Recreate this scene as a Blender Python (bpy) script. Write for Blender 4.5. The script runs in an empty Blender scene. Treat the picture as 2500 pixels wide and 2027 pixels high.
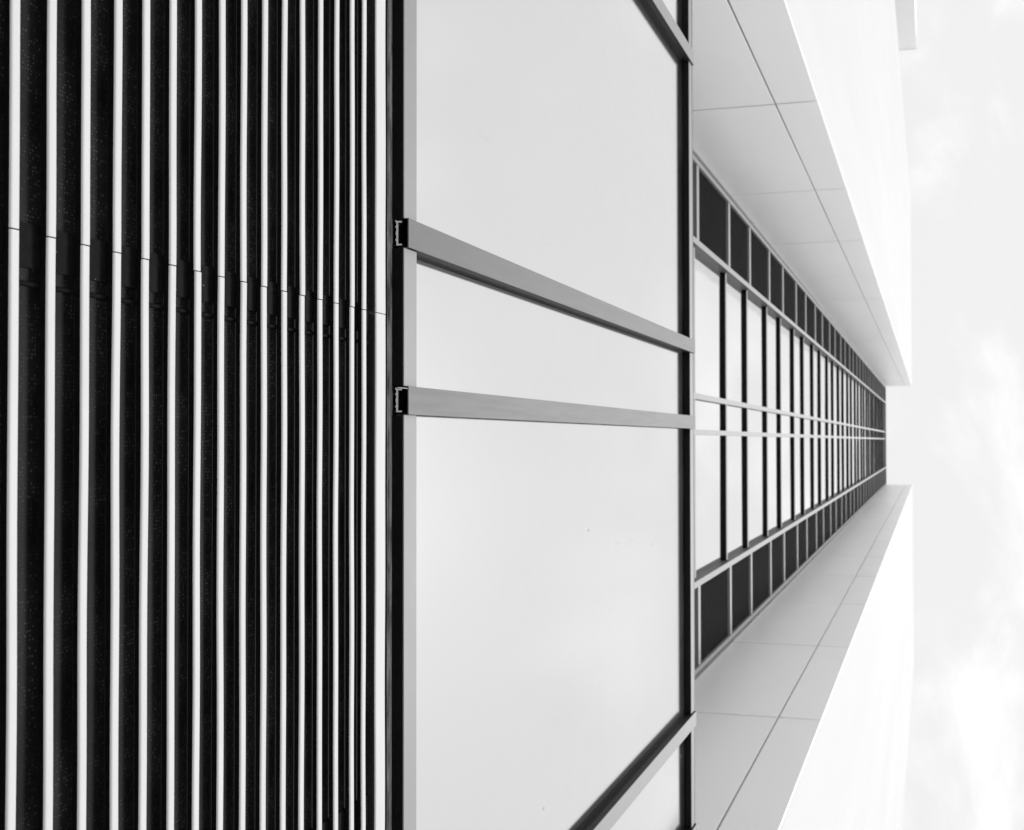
import bpy, bmesh, math, random
from mathutils import Matrix, Vector
random.seed(7)
R = math.radians
S = bpy.context.scene
COL = S.collection

# ---------------------------------------------------------------- camera
# World: X along the facade, Y into the facade, Z up.  The photographer stands
# about a metre from the facade and points the camera almost straight up, rolled a
# quarter turn, so "up the building" runs to the right of the picture.
EYE = 1.6
U = Vector((0.30485353, 0.01853031, 0.95221896))     # world Z in camera axes (right, down, forward)
T = Vector((0.0009998, 0.99980393, -0.01977641))     # world X in camera axes
I = Vector((-0.95239872, 0.00698094, 0.30477523))    # world Y in camera axes
right = Vector((T[0], I[0], U[0])); down = Vector((T[1], I[1], U[1])); fwd = Vector((T[2], I[2], U[2]))
M4 = Matrix((right, -down, -fwd)).transposed().to_4x4()
M4.translation = Vector((0, 0, EYE))
cam_d = bpy.data.cameras.new('camera'); cam = bpy.data.objects.new('camera', cam_d); COL.objects.link(cam)
cam.matrix_world = M4
cam_d.sensor_fit = 'HORIZONTAL'; cam_d.sensor_width = 36.0; cam_d.lens = 36.0 * 3186 / 2500
cam_d.clip_start = 0.05; cam_d.clip_end = 4000
cam_d.dof.use_dof = True; cam_d.dof.focus_distance = 2.4; cam_d.dof.aperture_fstop = 11.0
S.camera = cam

# ---------------------------------------------------------------- sky, sun, exposure
SUN_EL = 52; SUN_AZ = 4          # azimuth from the facade's normal, towards the lower pier
w = bpy.data.worlds.new('World'); S.world = w; w.use_nodes = True
nt = w.node_tree; nt.nodes.clear()
N = nt.nodes.new; L = nt.links.new
out = N('ShaderNodeOutputWorld'); bg = N('ShaderNodeBackground'); L(bg.outputs[0], out.inputs[0])
bg.inputs[1].default_value = 0.10
sky = N('ShaderNodeTexSky'); sky.sky_type = 'NISHITA'; sky.sun_disc = False
sky.sun_elevation = R(SUN_EL); sky.sun_rotation = R(180 - SUN_AZ); sky.dust_density = 3.0; sky.air_density = 1.0
bw = N('ShaderNodeRGBToBW'); L(sky.outputs[0], bw.inputs[0])            # the photograph is black and white
tc = N('ShaderNodeTexCoord')
mp = N('ShaderNodeMapping'); mp.inputs['Scale'].default_value = (1.0, 1.6, 0.8); mp.inputs['Rotation'].default_value = (0, 0, R(35)); mp.inputs['Location'].default_value = (94.3, 54.7, 106.5)
L(tc.outputs['Generated'], mp.inputs[0])
n1 = N('ShaderNodeTexNoise'); n1.inputs['Scale'].default_value = 6.0; n1.inputs['Detail'].default_value = 8; n1.inputs['Roughness'].default_value = 0.56; n1.inputs['Distortion'].default_value = 0.35
L(mp.outputs[0], n1.inputs['Vector'])
r1 = N('ShaderNodeMapRange'); r1.interpolation_type = 'SMOOTHSTEP'
r1.inputs[1].default_value = 0.50; r1.inputs[2].default_value = 0.74; r1.inputs[3].default_value = 7.8; r1.inputs[4].default_value = 9.4
L(n1.outputs['Fac'], r1.inputs[0])
mx = N('ShaderNodeMix'); mx.data_type = 'FLOAT'; mx.inputs[0].default_value = 0.93    # thin even cloud over the clear sky
L(bw.outputs[0], mx.inputs[2]); L(r1.outputs[0], mx.inputs[3])
L(mx.outputs[0], bg.inputs[0])

sd = bpy.data.lights.new('sun', 'SUN'); sd.energy = 2.3; sd.angle = R(15); sd.color = (1, 1, 1)
sun = bpy.data.objects.new('sun', sd); COL.objects.link(sun)
sdir = Vector((math.sin(R(SUN_AZ)) * math.cos(R(SUN_EL)), -math.cos(R(SUN_AZ)) * math.cos(R(SUN_EL)), math.sin(R(SUN_EL))))           # towards the sun: in front of the facade
sun.rotation_euler = sdir.to_track_quat('Z', 'Y').to_euler(); sun.location = (0, -20, 40)
S.view_settings.view_transform = 'Standard'; S.view_settings.look = 'None'
S.view_settings.gamma = 1.0; S.view_settings.use_curve_mapping = False
S.view_settings.exposure = 0.25
S.render.engine = 'CYCLES'

# ---------------------------------------------------------------- materials
def mat(name, g, rough=0.5, metal=0.0, spec=0.5, var=0.0, vscale=6.0, stretch=(1, 1, 1), bump=0.0, bscale=40.0, bstretch=(1, 1, 1), rvar=0.0):
    m = bpy.data.materials.new(name); m.use_nodes = True
    t = m.node_tree; b = t.nodes['Principled BSDF']
    b.inputs['Base Color'].default_value = (g, g, g, 1); b.inputs['Roughness'].default_value = rough
    b.inputs['Metallic'].default_value = metal; b.inputs['Specular IOR Level'].default_value = spec
    g_ = t.nodes.new('ShaderNodeNewGeometry')
    if var:
        mp = t.nodes.new('ShaderNodeMapping'); mp.inputs['Scale'].default_value = stretch; t.links.new(g_.outputs['Position'], mp.inputs[0])
        n = t.nodes.new('ShaderNodeTexNoise'); n.inputs['Scale'].default_value = vscale; n.inputs['Detail'].default_value = 6; n.inputs['Roughness'].default_value = 0.6
        t.links.new(mp.outputs[0], n.inputs['Vector'])
        r = t.nodes.new('ShaderNodeMapRange'); r.inputs[1].default_value = 0.3; r.inputs[2].default_value = 0.7
        r.inputs[3].default_value = g * (1 - var); r.inputs[4].default_value = g * (1 + var)
        t.links.new(n.outputs['Fac'], r.inputs[0]); t.links.new(r.outputs[0], b.inputs['Base Color'])
        if rvar:
            q = t.nodes.new('ShaderNodeMapRange'); q.inputs[1].default_value = 0.3; q.inputs[2].default_value = 0.7
            q.inputs[3].default_value = rough - rvar; q.inputs[4].default_value = rough + rvar
            t.links.new(n.outputs['Fac'], q.inputs[0]); t.links.new(q.outputs[0], b.inputs['Roughness'])
    if bump:
        mp = t.nodes.new('ShaderNodeMapping'); mp.inputs['Scale'].default_value = bstretch; t.links.new(g_.outputs['Position'], mp.inputs[0])
        n = t.nodes.new('ShaderNodeTexNoise'); n.inputs['Scale'].default_value = bscale; n.inputs['Detail'].default_value = 4
        t.links.new(mp.outputs[0], n.inputs['Vector'])
        k = t.nodes.new('ShaderNodeBump'); k.inputs['Strength'].default_value = bump; k.inputs['Distance'].default_value = 0.01
        t.links.new(n.outputs['Fac'], k.inputs['Height']); t.links.new(k.outputs[0], b.inputs['Normal'])
    return m

MT = {}
MT['nose'] = mat('louver_white_paint', 0.53, 0.65, spec=0.12, var=0.03, vscale=25, stretch=(0.3, 1, 1))
MT['fin'] = mat('louver_black_fin', 0.005, 0.7, spec=0.06, var=0.3, vscale=60)
MT['rail'] = mat('dark_steel_rail', 0.004, 0.7, spec=0.04, var=0.4, vscale=80)
MT['alu'] = mat('grey_anodised_aluminium', 0.080, 0.58, metal=0.0, spec=0.27, var=0.05, vscale=90, stretch=(1, 1, 0.05), rvar=0.03)
MT['alu_light'] = mat('light_anodised_aluminium', 0.20, 0.58, metal=0.0, spec=0.3, var=0.05, vscale=60, stretch=(0.2, 1, 0.2), rvar=0.03)
MT['cut'] = mat('bare_cut_aluminium', 0.65, 0.4, spec=0.5, var=0.08, vscale=200)
MT['alu_pale'] = mat('pale_aluminium', 0.21, 0.6, metal=0.0, spec=0.25, var=0.04, vscale=10)
MT['side'] = mat('shaded_alu_side', 0.009, 0.55, spec=0.08, var=0.25, vscale=30, stretch=(1, 1, 0.2))  # aluminium sides coloured near black, their shade put into the colour
MT['midside'] = mat('mid_grey_mullion_side', 0.06, 0.5, spec=0.2, var=0.3, vscale=3, stretch=(1, 1, 0.2))  # side lightened for the light on far mullions; also the seals' own grey
MT['gasket'] = mat('black_rubber_gasket', 0.005, 0.7, spec=0.1, var=0.3, vscale=60)
MT['flash'] = mat('dirty_zinc_flashing', 0.17, 0.7, var=0.85, vscale=40, stretch=(0.35, 1, 2.5), bump=0.4, bscale=120)
MT['panel'] = mat('white_composite_panel', 0.90, 0.36, spec=0.5, var=0.022, vscale=1.6, stretch=(1, 1, 0.25), bump=0.03, bscale=0.9, bstretch=(1, 1, 0.35))
MT['render'] = mat('white_painted_render', 0.56, 0.8, spec=0.2, var=0.03, vscale=0.9, stretch=(1, 1, 0.1), bump=0.06, bscale=12)
MT['wing'] = mat('bright_white_render', 0.88, 0.7, spec=0.3, var=0.02, vscale=0.9, stretch=(1, 1, 0.1))
MT['joint'] = mat('grey_joint_sealant', 0.10, 0.8, var=0.15, vscale=8)
MT['ventback'] = mat('black_vent_backing', 0.004, 0.8, spec=0.05)
MT['vent'] = mat('dark_grey_vent_blade', 0.006, 0.6, spec=0.06, var=0.2, vscale=4)
MT['ventnose'] = mat('grey_vent_blade_edge', 0.04, 0.7, spec=0.03, var=0.2, vscale=4)
MT['concrete'] = mat('pale_concrete_paving', 0.62, 0.85, var=0.15, vscale=1.2, bump=0.2, bscale=30)

def per_piece_tone(m, amount):
    """Each cladding piece comes from the coil with a slightly different white."""
    t = m.node_tree; b = t.nodes['Principled BSDF']; src = b.inputs['Base Color'].links[0].from_socket
    oi = t.nodes.new('ShaderNodeObjectInfo'); rg = t.nodes.new('ShaderNodeMapRange')
    rg.inputs[3].default_value = 1 - amount; rg.inputs[4].default_value = 1.0
    mu = t.nodes.new('ShaderNodeMath'); mu.operation = 'MULTIPLY'
    t.links.new(oi.outputs['Random'], rg.inputs[0]); t.links.new(rg.outputs[0], mu.inputs[0]); t.links.new(src, mu.inputs[1])
    t.links.new(mu.outputs[0], b.inputs['Base Color'])
per_piece_tone(MT['panel'], 0.035)

def screen_material():
    m = bpy.data.materials.new('black_woven_mesh'); m.use_nodes = True
    t = m.node_tree; b = t.nodes['Principled BSDF']; b.inputs['Roughness'].default_value = 0.6; b.inputs['Specular IOR Level'].default_value = 0.06
    g = t.nodes.new('ShaderNodeNewGeometry')
    v = t.nodes.new('ShaderNodeTexVoronoi'); v.inputs['Scale'].default_value = 190; v.inputs['Randomness'].default_value = 0.28
    t.links.new(g.outputs['Position'], v.inputs['Vector'])
    r = t.nodes.new('ShaderNodeMapRange'); r.inputs[1].default_value = 0.12; r.inputs[2].default_value = 0.42; r.inputs[3].default_value = 1.0; r.inputs[4].default_value = 0.05
    t.links.new(v.outputs['Distance'], r.inputs[0])
    n = t.nodes.new('ShaderNodeTexNoise'); n.inputs['Scale'].default_value = 9; n.inputs['Detail'].default_value = 3; t.links.new(g.outputs['Position'], n.inputs['Vector'])
    q = t.nodes.new('ShaderNodeMapRange'); q.inputs[1].default_value = 0.35; q.inputs[2].default_value = 0.7; q.inputs[3].default_value = 0.03; q.inputs[4].default_value = 0.16
    t.links.new(n.outputs['Fac'], q.inputs[0])
    k = t.nodes.new('ShaderNodeMath'); k.operation = 'MULTIPLY'; t.links.new(r.outputs[0], k.inputs[0]); t.links.new(q.outputs[0], k.inputs[1])
    t.links.new(k.outputs[0], b.inputs['Base Color'])
    u = t.nodes.new('ShaderNodeBump'); u.inputs['Strength'].default_value = 0.6; u.inputs['Distance'].default_value = 0.002
    t.links.new(r.outputs[0], u.inputs['Height']); t.links.new(u.outputs[0], b.inputs['Normal'])
    return m
MT['screen'] = screen_material()

def glass_material(name, dirt, refl=0.735):
    """Mirror-coated solar glass with a few specks and a faint film of dirt."""
    m = bpy.data.materials.new(name); m.use_nodes = True
    t = m.node_tree; b = t.nodes['Principled BSDF']
    b.inputs['Metallic'].default_value = 1.0; b.inputs['Roughness'].default_value = 0.10 if dirt else 0.04
    b.inputs['Base Color'].default_value = (refl, refl, refl, 1)
    g = t.nodes.new('ShaderNodeNewGeometry')
    n = t.nodes.new('ShaderNodeTexNoise'); n.inputs['Scale'].default_value = 0.7; n.inputs['Detail'].default_value = 2; t.links.new(g.outputs['Position'], n.inputs['Vector'])
    k = t.nodes.new('ShaderNodeBump'); k.inputs['Strength'].default_value = 0.05; k.inputs['Distance'].default_value = 0.02
    t.links.new(n.outputs['Fac'], k.inputs['Height']); t.links.new(k.outputs[0], b.inputs['Normal'])
    if dirt:
        mp = t.nodes.new('ShaderNodeMapping'); mp.inputs['Scale'].default_value = (1, 1, 0.4); t.links.new(g.outputs['Position'], mp.inputs[0])
        v = t.nodes.new('ShaderNodeTexVoronoi'); v.inputs['Scale'].default_value = 5.5; t.links.new(mp.outputs[0], v.inputs['Vector'])
        d = t.nodes.new('ShaderNodeMapRange'); d.inputs[1].default_value = 0.012; d.inputs[2].default_value = 0.035; d.inputs[3].default_value = 0.75; d.inputs[4].default_value = 0.0
        t.links.new(v.outputs['Distance'], d.inputs[0])
        c = t.nodes.new('ShaderNodeSeparateColor'); t.links.new(v.outputs['Color'], c.inputs[0])
        gt = t.nodes.new('ShaderNodeMath'); gt.operation = 'GREATER_THAN'; gt.inputs[1].default_value = 0.62; t.links.new(c.outputs[0], gt.inputs[0])
        sp = t.nodes.new('ShaderNodeMath'); sp.operation = 'MULTIPLY'; t.links.new(d.outputs[0], sp.inputs[0]); t.links.new(gt.outputs[0], sp.inputs[1])
        f = t.nodes.new('ShaderNodeTexNoise'); f.inputs['Scale'].default_value = 3.0; f.inputs['Detail'].default_value = 8; f.inputs['Roughness'].default_value = 0.65
        t.links.new(mp.outputs[0], f.inputs['Vector'])
        fr = t.nodes.new('ShaderNodeMapRange'); fr.inputs[1].default_value = 0.45; fr.inputs[2].default_value = 0.85; fr.inputs[3].default_value = 0.0; fr.inputs[4].default_value = 0.07
        t.links.new(f.outputs['Fac'], fr.inputs[0])
        m0 = t.nodes.new('ShaderNodeMath'); m0.operation = 'MAXIMUM'; t.links.new(sp.outputs[0], m0.inputs[0]); t.links.new(fr.outputs[0], m0.inputs[1])
        mp2 = t.nodes.new('ShaderNodeMapping'); mp2.inputs['Scale'].default_value = (1, 1, 0.16); mp2.inputs['Location'].default_value = (3.1, 0, 0.4); t.links.new(g.outputs['Position'], mp2.inputs[0])
        dr = t.nodes.new('ShaderNodeTexNoise'); dr.inputs['Scale'].default_value = 11; dr.inputs['Detail'].default_value = 5; dr.inputs['Roughness'].default_value = 0.6
        t.links.new(mp2.outputs[0], dr.inputs['Vector'])
        dm = t.nodes.new('ShaderNodeMapRange'); dm.inputs[1].default_value = 0.66; dm.inputs[2].default_value = 0.80; dm.inputs[3].default_value = 0.0; dm.inputs[4].default_value = 0.16
        t.links.new(dr.outputs['Fac'], dm.inputs[0])                       # dried drips
        mxm = t.nodes.new('ShaderNodeMath'); mxm.operation = 'MAXIMUM'; t.links.new(m0.outputs[0], mxm.inputs[0]); t.links.new(dm.outputs[0], mxm.inputs[1])
        db = t.nodes.new('ShaderNodeBsdfDiffuse'); db.inputs[0].default_value = (0.30, 0.30, 0.30, 1)
        ms = t.nodes.new('ShaderNodeMixShader'); t.links.new(mxm.outputs[0], ms.inputs[0])
        t.links.new(b.outputs[0], ms.inputs[1]); t.links.new(db.outputs[0], ms.inputs[2])
        t.links.new(ms.outputs[0], t.nodes['Material Output'].inputs[0])
    return m
MT['glass'] = glass_material('mirror_coated_glass_spotted', True)
MT['glass_far'] = glass_material('mirror_coated_glass', False, 0.82)

# ---------------------------------------------------------------- helpers
def bxm(bm, x0, x1, y0, y1, z0, z1, mi=0):
    """Box in facade coordinates: x along, y into the facade, z metres above the eye."""
    vs = [bm.verts.new((x, y, z + EYE)) for x in (x0, x1) for y in (y0, y1) for z in (z0, z1)]
    for f in ((0, 1, 3, 2), (4, 6, 7, 5), (0, 4, 5, 1), (2, 3, 7, 6), (0, 2, 6, 4), (1, 5, 7, 3)):
        fc = bm.faces.new([vs[i] for i in f]); fc.material_index = mi

def finish(name, bm, mats, parent=None, bevel=0.0, origin=None, smooth=False):
    bmesh.ops.recalc_face_normals(bm, faces=bm.faces)
    if bevel: bmesh.ops.bevel(bm, geom=bm.edges[:] , offset=bevel, segments=2, affect='EDGES', profile=0.6)
    me = bpy.data.meshes.new(name)
    if origin is None:
        c = [sum(v.co[i] for v in bm.verts) / len(bm.verts) for i in range(3)]
        origin = Vector(c)
    bmesh.ops.translate(bm, verts=bm.verts, vec=-Vector(origin))
    bm.to_mesh(me); bm.free()
    for m in (mats if isinstance(mats, (list, tuple)) else [mats]): me.materials.append(MT[m])
    o = bpy.data.objects.new(name, me); COL.objects.link(o); o.location = origin
    if parent:
        o.parent = parent
        p = parent; off = Vector((0, 0, 0))
        while p: off += p.location; p = p.parent
        o.location = Vector(origin) - off
    return o

def box(name, x0, x1, y0, y1, z0, z1, m, parent=None, bevel=0.0):
    bm = bmesh.new(); bxm(bm, x0, x1, y0, y1, z0, z1)
    return finish(name, bm, m, parent, bevel)

def copy_part(o, parent, dloc):
    c = o.copy(); COL.objects.link(c); c.parent = parent; c.location = o.location + Vector(dloc)
    return c

def thing(name, label, cat, loc):
    o = bpy.data.objects.new(name, None); COL.objects.link(o); o.location = loc; o.empty_display_size = 0.3
    o['label'] = label; o['category'] = cat
    return o

def struct(o): o['kind'] = 'structure'; return o

# facade measures (metres; depth from the photographer, heights above the eye)
XU, XL = -2.60, 2.12          # inner faces of the two piers
D_PIER, D_NEAR, D_CAP, D_GLASS = 0.80, 1.06, 1.05, 1.090
TOP = 65.3

# ---------------------------------------------------------------- ground
bm = bmesh.new()
vs = [bm.verts.new(p) for p in ((-600, -600, 0), (600, -600, 0), (600, 600, 0), (-600, 600, 0))]; bm.faces.new(vs)
struct(finish('pavement', bm, 'concrete'))

# ---------------------------------------------------------------- office tower: piers with panelled reveals
tower = thing('office_tower', 'tall white panelled tower with a recessed strip of windows rising behind the near glazing', 'tower', (0, 2.2, 0))
STOREY, A = 3.65, 1.68
LEVELS = [6.54 + STOREY * k for k in range(17)]            # storey lines
JW, JC = 0.006, 0.018                                     # half widths of upright and level joints
D_MID, D_BACK = 1.12, 2.10

def pier(sgn, x_in, x_out):
    """Solid pier: painted front, core, and a reveal clad in two columns of panels."""
    xa, xb = sorted((x_in - 0.03 * -sgn, x_out))
    bm = bmesh.new(); bxm(bm, xa, xb, D_PIER + 0.03, 14.0, -EYE, TOP - 0.3)
    core = finish('pier_core', bm, 'joint', tower)
    xa, xb = sorted((x_in - 0.031 * -sgn, x_out + 0.03 * sgn))
    fr = box('front_wall', xa, xb, D_PIER, D_PIER + 0.028, -EYE, TOP - 0.02, 'render', core)
    xa, xb = sorted((x_out + 0.002 * sgn, x_out + 0.03 * sgn))
    box('side_wall', xa, xb, D_PIER + 0.03, 14.0, -EYE, TOP - 0.02, 'render', core)
    zs = [-EYE] + [LEVELS[0] - STOREY * k for k in (2, 1)] + LEVELS + [TOP]
    zs = sorted(set(round(z, 4) for z in zs if z < TOP - 0.5)) + [TOP - 0.02]
    cache = {}
    for z0, z1 in zip(zs[:-1], zs[1:]):
        for d0, d1 in ((D_PIER, D_MID - JW), (D_MID + JW, D_BACK)):
            key = (round(z1 - z0, 3), d0)
            j = random.uniform(-0.0012, 0.0012)
            if key in cache:
                src, zs0 = cache[key]
                c = copy_part(src, core, (j, 0, z0 - zs0))
            else:
                bm = bmesh.new()
                xa, xb = sorted((x_in, x_in + 0.028 * sgn))
                bxm(bm, xa, xb, d0, d1, z0 + JC, z1 - JC)
                o = finish('cladding_panel', bm, 'panel', core, bevel=0.003)
                cache[key] = (o, z0)
    xa, xb = sorted((x_in - 0.02 * sgn, x_out + 0.05 * sgn))
    return core
up = pier(-1, XU, -11.6)
lo = pier(1, XL, 10.6)

# window strip ------------------------------------------------------------
D_FG = 2.085                                              # glass of the recessed strip
MU, ML = (-1.832, -1.778), (1.262, 1.320)                 # the two main mullions (front at 2.0)
M1, M2 = (-0.438, -0.384), (-0.103, -0.053)               # the two slim mullions (front at 2.05)
zb, zt = 6.20, TOP - 0.25
box('back_wall', XU - 0.5, XL + 0.5, D_FG + 0.12, 13.9, -EYE, TOP - 0.35, 'ventback', tower)
for (x0, x1) in (MU, ML):
    bm = bmesh.new(); bxm(bm, x0 + 0.004, x1 - 0.004, 2.006, D_FG + 0.05, zb, zt)
    mu = finish('mullion', bm, 'midside', tower)
    box('cap', x0, x1, 2.0, 2.006, zb, zt, 'alu_pale', mu)
for (x0, x1) in (M1, M2):
    bm = bmesh.new(); bxm(bm, x0 + 0.004, x1 - 0.004, 2.060, D_FG + 0.05, zb, zt)
    mu = finish('mullion', bm, 'side', tower)
    box('cap', x0, x1, 2.047, 2.060, zb, zt, 'alu_light', mu)
# frames against the reveals
for x0, x1 in ((XU + 0.030, XU + 0.078), (XL - 0.078, XL - 0.030)):
    box('edge_frame', x0, x1, 2.0, 2.09, zb, zt, 'alu_pale', tower)
for x0, x1 in ((XU + 0.0, XU + 0.030), (XL - 0.030, XL)):
    box('seal', x0 + 0.0015, x1 - 0.0015, 1.994, 2.09, zb, zt, 'midside', tower)

bands = [(MU[1], M1[0]), (M1[1], M2[0]), (M2[1], ML[0])]
rows = []
for k, z in enumerate(LEVELS):
    for z0, z1 in ((z, z + A), (z + A, z + STOREY)):
        if z1 < zt + 0.3: rows.append((z0, min(z1, zt)))
cg, ct, cv = {}, {}, {}
for i, (z0, z1) in enumerate(rows):
    h = round(z1 - z0, 3)
    for b, (x0, x1) in enumerate(bands):
        if (b, h) in cg:
            g = copy_part(cg[(b, h)][0], tower, (0, random.uniform(-.001, .001), z0 - cg[(b, h)][1]))
            g.rotation_euler = (R(random.uniform(-.08, .08)), 0, R(random.uniform(-.12, .12)))
        else: cg[(b, h)] = (box('glass_pane', x0 - 0.003, x1 + 0.003, D_FG, D_FG + 0.02, z0 + 0.004, z1 - 0.004, 'glass_far', tower), z0)
        if b in ct: 
            t0, c0, q0 = ct[b]
            t = copy_part(t0, tower, (0, 0, z0 - q0)); copy_part(c0, t, (0, 0, 0))
        else:
            bm = bmesh.new(); bxm(bm, x0 - 0.002, x1 + 0.002, 2.056, D_FG + 0.002, z0 - 0.004, z0 + 0.07)
            t = finish('transom', bm, 'gasket', tower)
            c = box('cap', x0 - 0.001, x1 + 0.001, 2.050, 2.056, z0 - 0.004, z0 + 0.07, 'alu_pale', t)
            ct[b] = (t, c, z0)
    for b, (x0, x1) in enumerate(((XU + 0.080, MU[0] - 0.002), (ML[1] + 0.002, XL - 0.080))):
        if (b, h) in cv:
            f0, v0, q0 = cv[(b, h)]
            f = copy_part(f0, tower, (0, 0, z0 - q0)); copy_part(v0, f, (0, 0, 0))
            continue
        f = box('vent_frame', x0, x1, 2.008, 2.07, z0 - 0.06, z0 + 0.06, 'alu_light', tower)
        bm = bmesh.new(); bxm(bm, x0, x1, 2.060, 2.066, z0 + 0.063, z1 - 0.063, 0)
        n = int((z1 - z0 - 0.14) / 0.105); st = (z1 - z0 - 0.14) / n
        for q in range(n):
            zz = z0 + 0.075 + q * st
            bxm(bm, x0 + 0.002, x1 - 0.002, 2.022, 2.058, zz, zz + 0.02, 1)
            bxm(bm, x0 + 0.002, x1 - 0.002, 2.0185, 2.0217, zz, zz + 0.02, 2)
        v = finish('vent_blades', bm, ['ventback', 'vent', 'ventnose'], f)
        v['kind'] = 'stuff'
        cv[(b, h)] = (f, v, z0)
box('roof_coping', XU + 0.002, XL - 0.002, 1.995, 2.4, zt + 0.003, TOP, 'alu_light', tower)

# side wing beyond the upper pier ------------------------------------------
wing = thing('side_wing', 'bright white flat wing whose roof corner juts into the sky beyond the upper pier', 'building', (-24, 5, 0))
box('wall', -32.0, -18.8, 0.49, 12.0, -EYE, TOP - 0.15, 'wing', wing)
box('roof_coping', -32.03, -18.77, 0.46, 12.03, TOP - 0.148, TOP, 'wing', wing)

# ---------------------------------------------------------------- near storey: louvers and glazing
pod = thing('glazed_storey', 'near storey of big pale glass panes above a bank of white louvers on black', 'building front', (0, 1.5, 0))
xa, xb = XU + 0.004, XL - 0.004
Z_SILL, Z_HEAD, Z_TOP = 2.562, 6.032, 6.168
# body of the storey behind its skin, plinth below
box('body', xa, xb, D_GLASS + 0.06, 1.98, -EYE, Z_TOP - 0.03, 'ventback', pod)
box('plinth_wall', xa, xb, D_NEAR, D_GLASS + 0.055, -EYE, 0.26, 'panel', pod, bevel=0.004)

# louver bank
SPL = -0.259
scr = box('mesh_screen', xa, xb, 1.0765, 1.0885, 0.27, 2.46, 'screen', pod)
def nose_strip(name, x0, x1, z0, z1, seed, parent):
    """White nose on a thin black fin; the sheet metal wanders by a fraction of a millimetre."""
    rnd = random.Random(seed)
    n = 40; ph = [rnd.uniform(0, 6.28) for _ in range(4)]
    dz0 = rnd.uniform(-.0006, .0006); tilt = rnd.uniform(-.0006, .0006)
    bm = bmesh.new()
    prof = [(1.0632, 0.0), (1.0618, 0.0002), (1.0606, 0.0010), (1.060, 0.0030), (1.060, z1 - z0 - 0.0008), (1.0608, z1 - z0), (1.0632, z1 - z0)]
    rings = []
    for i in range(n + 1):
        u = i / n; x = x0 + (x1 - x0) * u
        wob = 0.00022 * math.sin(9 * u * 2 + ph[0]) + 0.0003 * math.sin(31 * u + ph[1]) + dz0 + tilt * (u - .5)
        wy = 0.0004 * math.sin(13 * u + ph[2]) + 0.0003 * math.sin(37 * u + ph[3])
        rings.append([bm.verts.new((x, d + wy, z0 + z + wob + EYE)) for d, z in prof])
    for a, b in zip(rings[:-1], rings[1:]):
        for j in range(len(prof)):
            k = (j + 1) % len(prof)
            f = bm.faces.new((a[j], b[j], b[k], a[k])); f.smooth = False
    bm.faces.new(rings[0]); bm.faces.new(rings[-1][::-1])
    o = finish(name, bm, 'nose', parent)
    fin = bmesh.new(); bxm(fin, x0 - (0.0007 if x0 > xa else 0), x1 + (0.0007 if x1 < xb else 0), 1.0636, 1.0722, z0 + 0.0015, z1 - 0.002)
    return o, fin
HS = [1.315, 1.385, 1.455, 1.526, 1.595, 1.664, 1.734, 1.804, 1.874, 1.943, 2.014, 2.082, 2.154, 2.222, 2.293, 2.348]
HS = [1.315 - 0.0699 * k for k in range(14, 0, -1)] + HS
for i, h in enumerate(HS):
    for x0, x1 in ((xa, SPL - 0.0009), (SPL + 0.0009, xb)):
        bm = bmesh.new()
        o, fin = nose_strip('louver_blade', x0, x1, h + 0.0032, h + 0.0188, i * 7 + int(x0 > -1), scr)
        fin_me = bpy.data.meshes.new('fin'); 
        # black fin is joined to its white nose: one blade, two materials
        b2 = bmesh.new(); b2.from_mesh(o.data)
        off = Vector(o.location) + Vector(scr.location) + Vector(pod.location)
        bmesh.ops.translate(fin, verts=fin.verts, vec=-off); bmesh.ops.recalc_face_normals(fin, faces=fin.faces)
        for f in fin.faces: f.material_index = 1
        fin.to_mesh(fin_me); fin.free(); b2.from_mesh(fin_me)
        o.data.materials.append(MT['fin']); b2.to_mesh(o.data); b2.free()
        for f in o.data.polygons[-6:]: f.material_index = 1
for x0, x1 in ((xa, SPL - 0.0009), (SPL + 0.0009, xb)):
    o, fin = nose_strip('louver_frame', x0, x1, 2.416, 2.462, 900 + int(x0 > -1), scr); fin.free()
# support rails behind the blades, one at the splice
for xr in (-2.2, -1.23, SPL, 0.72, 1.70):
    r = box('support_rail', xr - 0.014, xr + 0.042, 1.0727, 1.0755, 0.27, 2.412, 'rail', scr)
    bm = bmesh.new()
    bmesh.ops.create_cone(bm, segments=10, radius1=0.0035, radius2=0.0035, depth=2.13, matrix=Matrix.Translation((xr + 0.062, 1.0745, 1.341 + EYE)))
    finish('tie_bar', bm, 'rail', scr)
for i, h in enumerate(HS[8:]):
    for q in range(random.choice((0, 1, 1, 2))):
        x = SPL + random.uniform(0, 0.05); z = h + 0.0188 + random.uniform(0.004, 0.03)
        bm = bmesh.new(); bmesh.ops.create_icosphere(bm, subdivisions=1, radius=random.uniform(0.0008, 0.0016), matrix=Matrix.Translation((x, 1.0724, z + EYE)))
        finish('pale_speck', bm, 'alu_pale', scr)  # tiny pale balls for specks of dirt and water droplets

# dirty flashing between louvers and glazing
box('flashing', xa, xb, 1.0905, 1.098, 2.5425, 2.575, 'flash', pod)
box('gap_shade_strip', xa, xb, 1.0905, 1.098, 2.463, 2.5415, 'gasket', pod)  # solid black strip put in for the shade of the gap
box('drip_edge', xa, xb, 1.0885, 1.0903, 2.5480, 2.5655, 'flash', pod)

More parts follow.
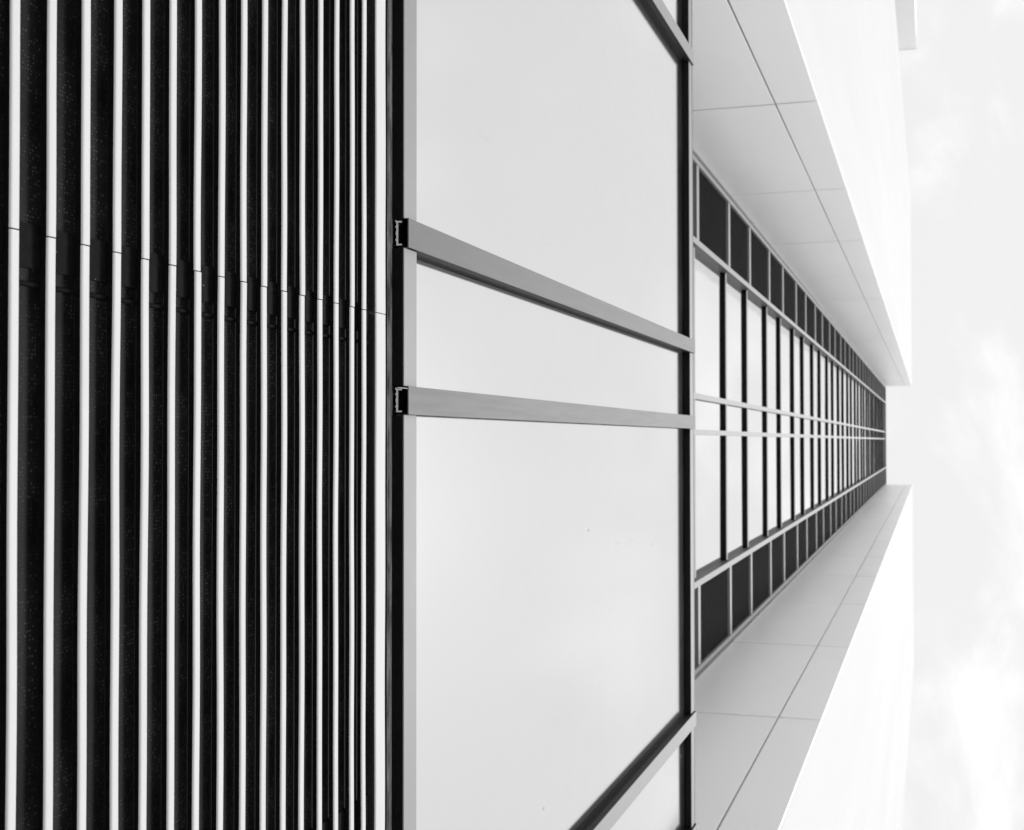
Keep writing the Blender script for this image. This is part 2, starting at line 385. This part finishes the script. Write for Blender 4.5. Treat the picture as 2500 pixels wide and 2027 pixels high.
# glazing
def near_mullion(x0, x1, m):
    z0, z1 = Z_SILL + 0.001, 6.110
    wd = x1 - x0
    bm = bmesh.new()                                     # extruded pressure plate, body blackened for the shade inside, bare metal where sawn off
    for za, zc, mi in ((z0, z0 + .004, 1), (z0 + .0042, z1, 0)):
        bxm(bm, x0 + .005, x1 - .005, 1.0755, 1.0785, za, zc, mi)
        for xx in (x0 + .005, x1 - .0082): bxm(bm, xx, xx + .0032, 1.0668, 1.0753, za, zc, mi)
        for xx in (x0 + .003, x0 + .015, x1 - .019): bxm(bm, xx, xx + .004, 1.0787, 1.0806, za, zc, mi)
        bxm(bm, (x0 + x1) / 2 - .004, (x0 + x1) / 2 + .004, 1.0787, 1.0797, za, zc, mi)
    mu = finish('mullion', bm, ['gasket', 'cut'], pod)
    bm = bmesh.new()                                     # snap-on cap: face and two returns
    bxm(bm, x0, x1, D_CAP, D_CAP + .0025, z0, z1, 0)
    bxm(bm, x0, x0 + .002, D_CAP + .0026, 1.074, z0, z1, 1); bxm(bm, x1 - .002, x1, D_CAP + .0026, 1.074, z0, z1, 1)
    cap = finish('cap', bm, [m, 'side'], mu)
    bm = bmesh.new()
    bxm(bm, x0 + .003, x0 + .009, 1.0810, D_GLASS, z0 + .001, z1, 0); bxm(bm, x1 - .009, x1 - .003, 1.0810, D_GLASS, z0 + .001, z1, 0)
    bxm(bm, x0 + .0095, x1 - .0095, 1.0808, D_GLASS + .001, z0 + .04, z1, 0)
    bxm(bm, x0 + .0035, x1 - .0035, 1.0743, 1.0807, z0 + .05, z1 - .001, 0)
    finish('gasket', bm, 'gasket', mu)
    # black block added to keep the hollow cap dark inside
    bm = bmesh.new(); bxm(bm, x0 + .0025, x1 - .0025, D_CAP + .003, 1.0690, z0 + .10, z0 + .11); finish('dark_block', bm, 'gasket', mu)
    return mu
NM = [(-2.29, -2.226, 'alu_light'), (-1.838, -1.775, 'alu_light'), (-0.473, -0.411, 'alu'), (-0.116, -0.056, 'alu'), (1.266, 1.330, 'alu_light'), (1.79, 1.852, 'alu_light')]
for a in NM: near_mullion(*a)
edges = [xa] + [(a + b) / 2 for a, b, _ in NM] + [xb]
for k in range(len(edges) - 1):
    x0, x1 = edges[k], edges[k + 1]
    g = box('glass_pane', x0 + 0.012, x1 - 0.012, D_GLASS, D_GLASS + 0.024, Z_SILL + 0.03, Z_HEAD + 0.03, 'glass', pod)
    # transoms run between the mullions: sill, head, and the coping course above
    l = NM[k - 1][1] + .0005 if k else xa; r = NM[k][0] - .0005 if k < len(NM) else xb
    for nm, z0, z1, d, mm in (('sill_transom', Z_SILL, Z_SILL + .071, D_NEAR, 'alu_light'), ('head_transom', Z_HEAD, Z_HEAD + .062, D_NEAR, 'alu_light')):
        bm = bmesh.new(); bxm(bm, l, r, d + .0031, D_GLASS - .001, z0 + .0015, z1 - .0015)
        t = finish(nm, bm, 'gasket', pod)
        bm = bmesh.new(); bxm(bm, l, r, d, d + .003, z0, z1); finish('cap', bm, mm, t, bevel=0.0009)
box('coping', xa, xb, D_NEAR + .006, 2.0, Z_HEAD + .0635, Z_TOP - .004, 'alu', pod, bevel=0.002)
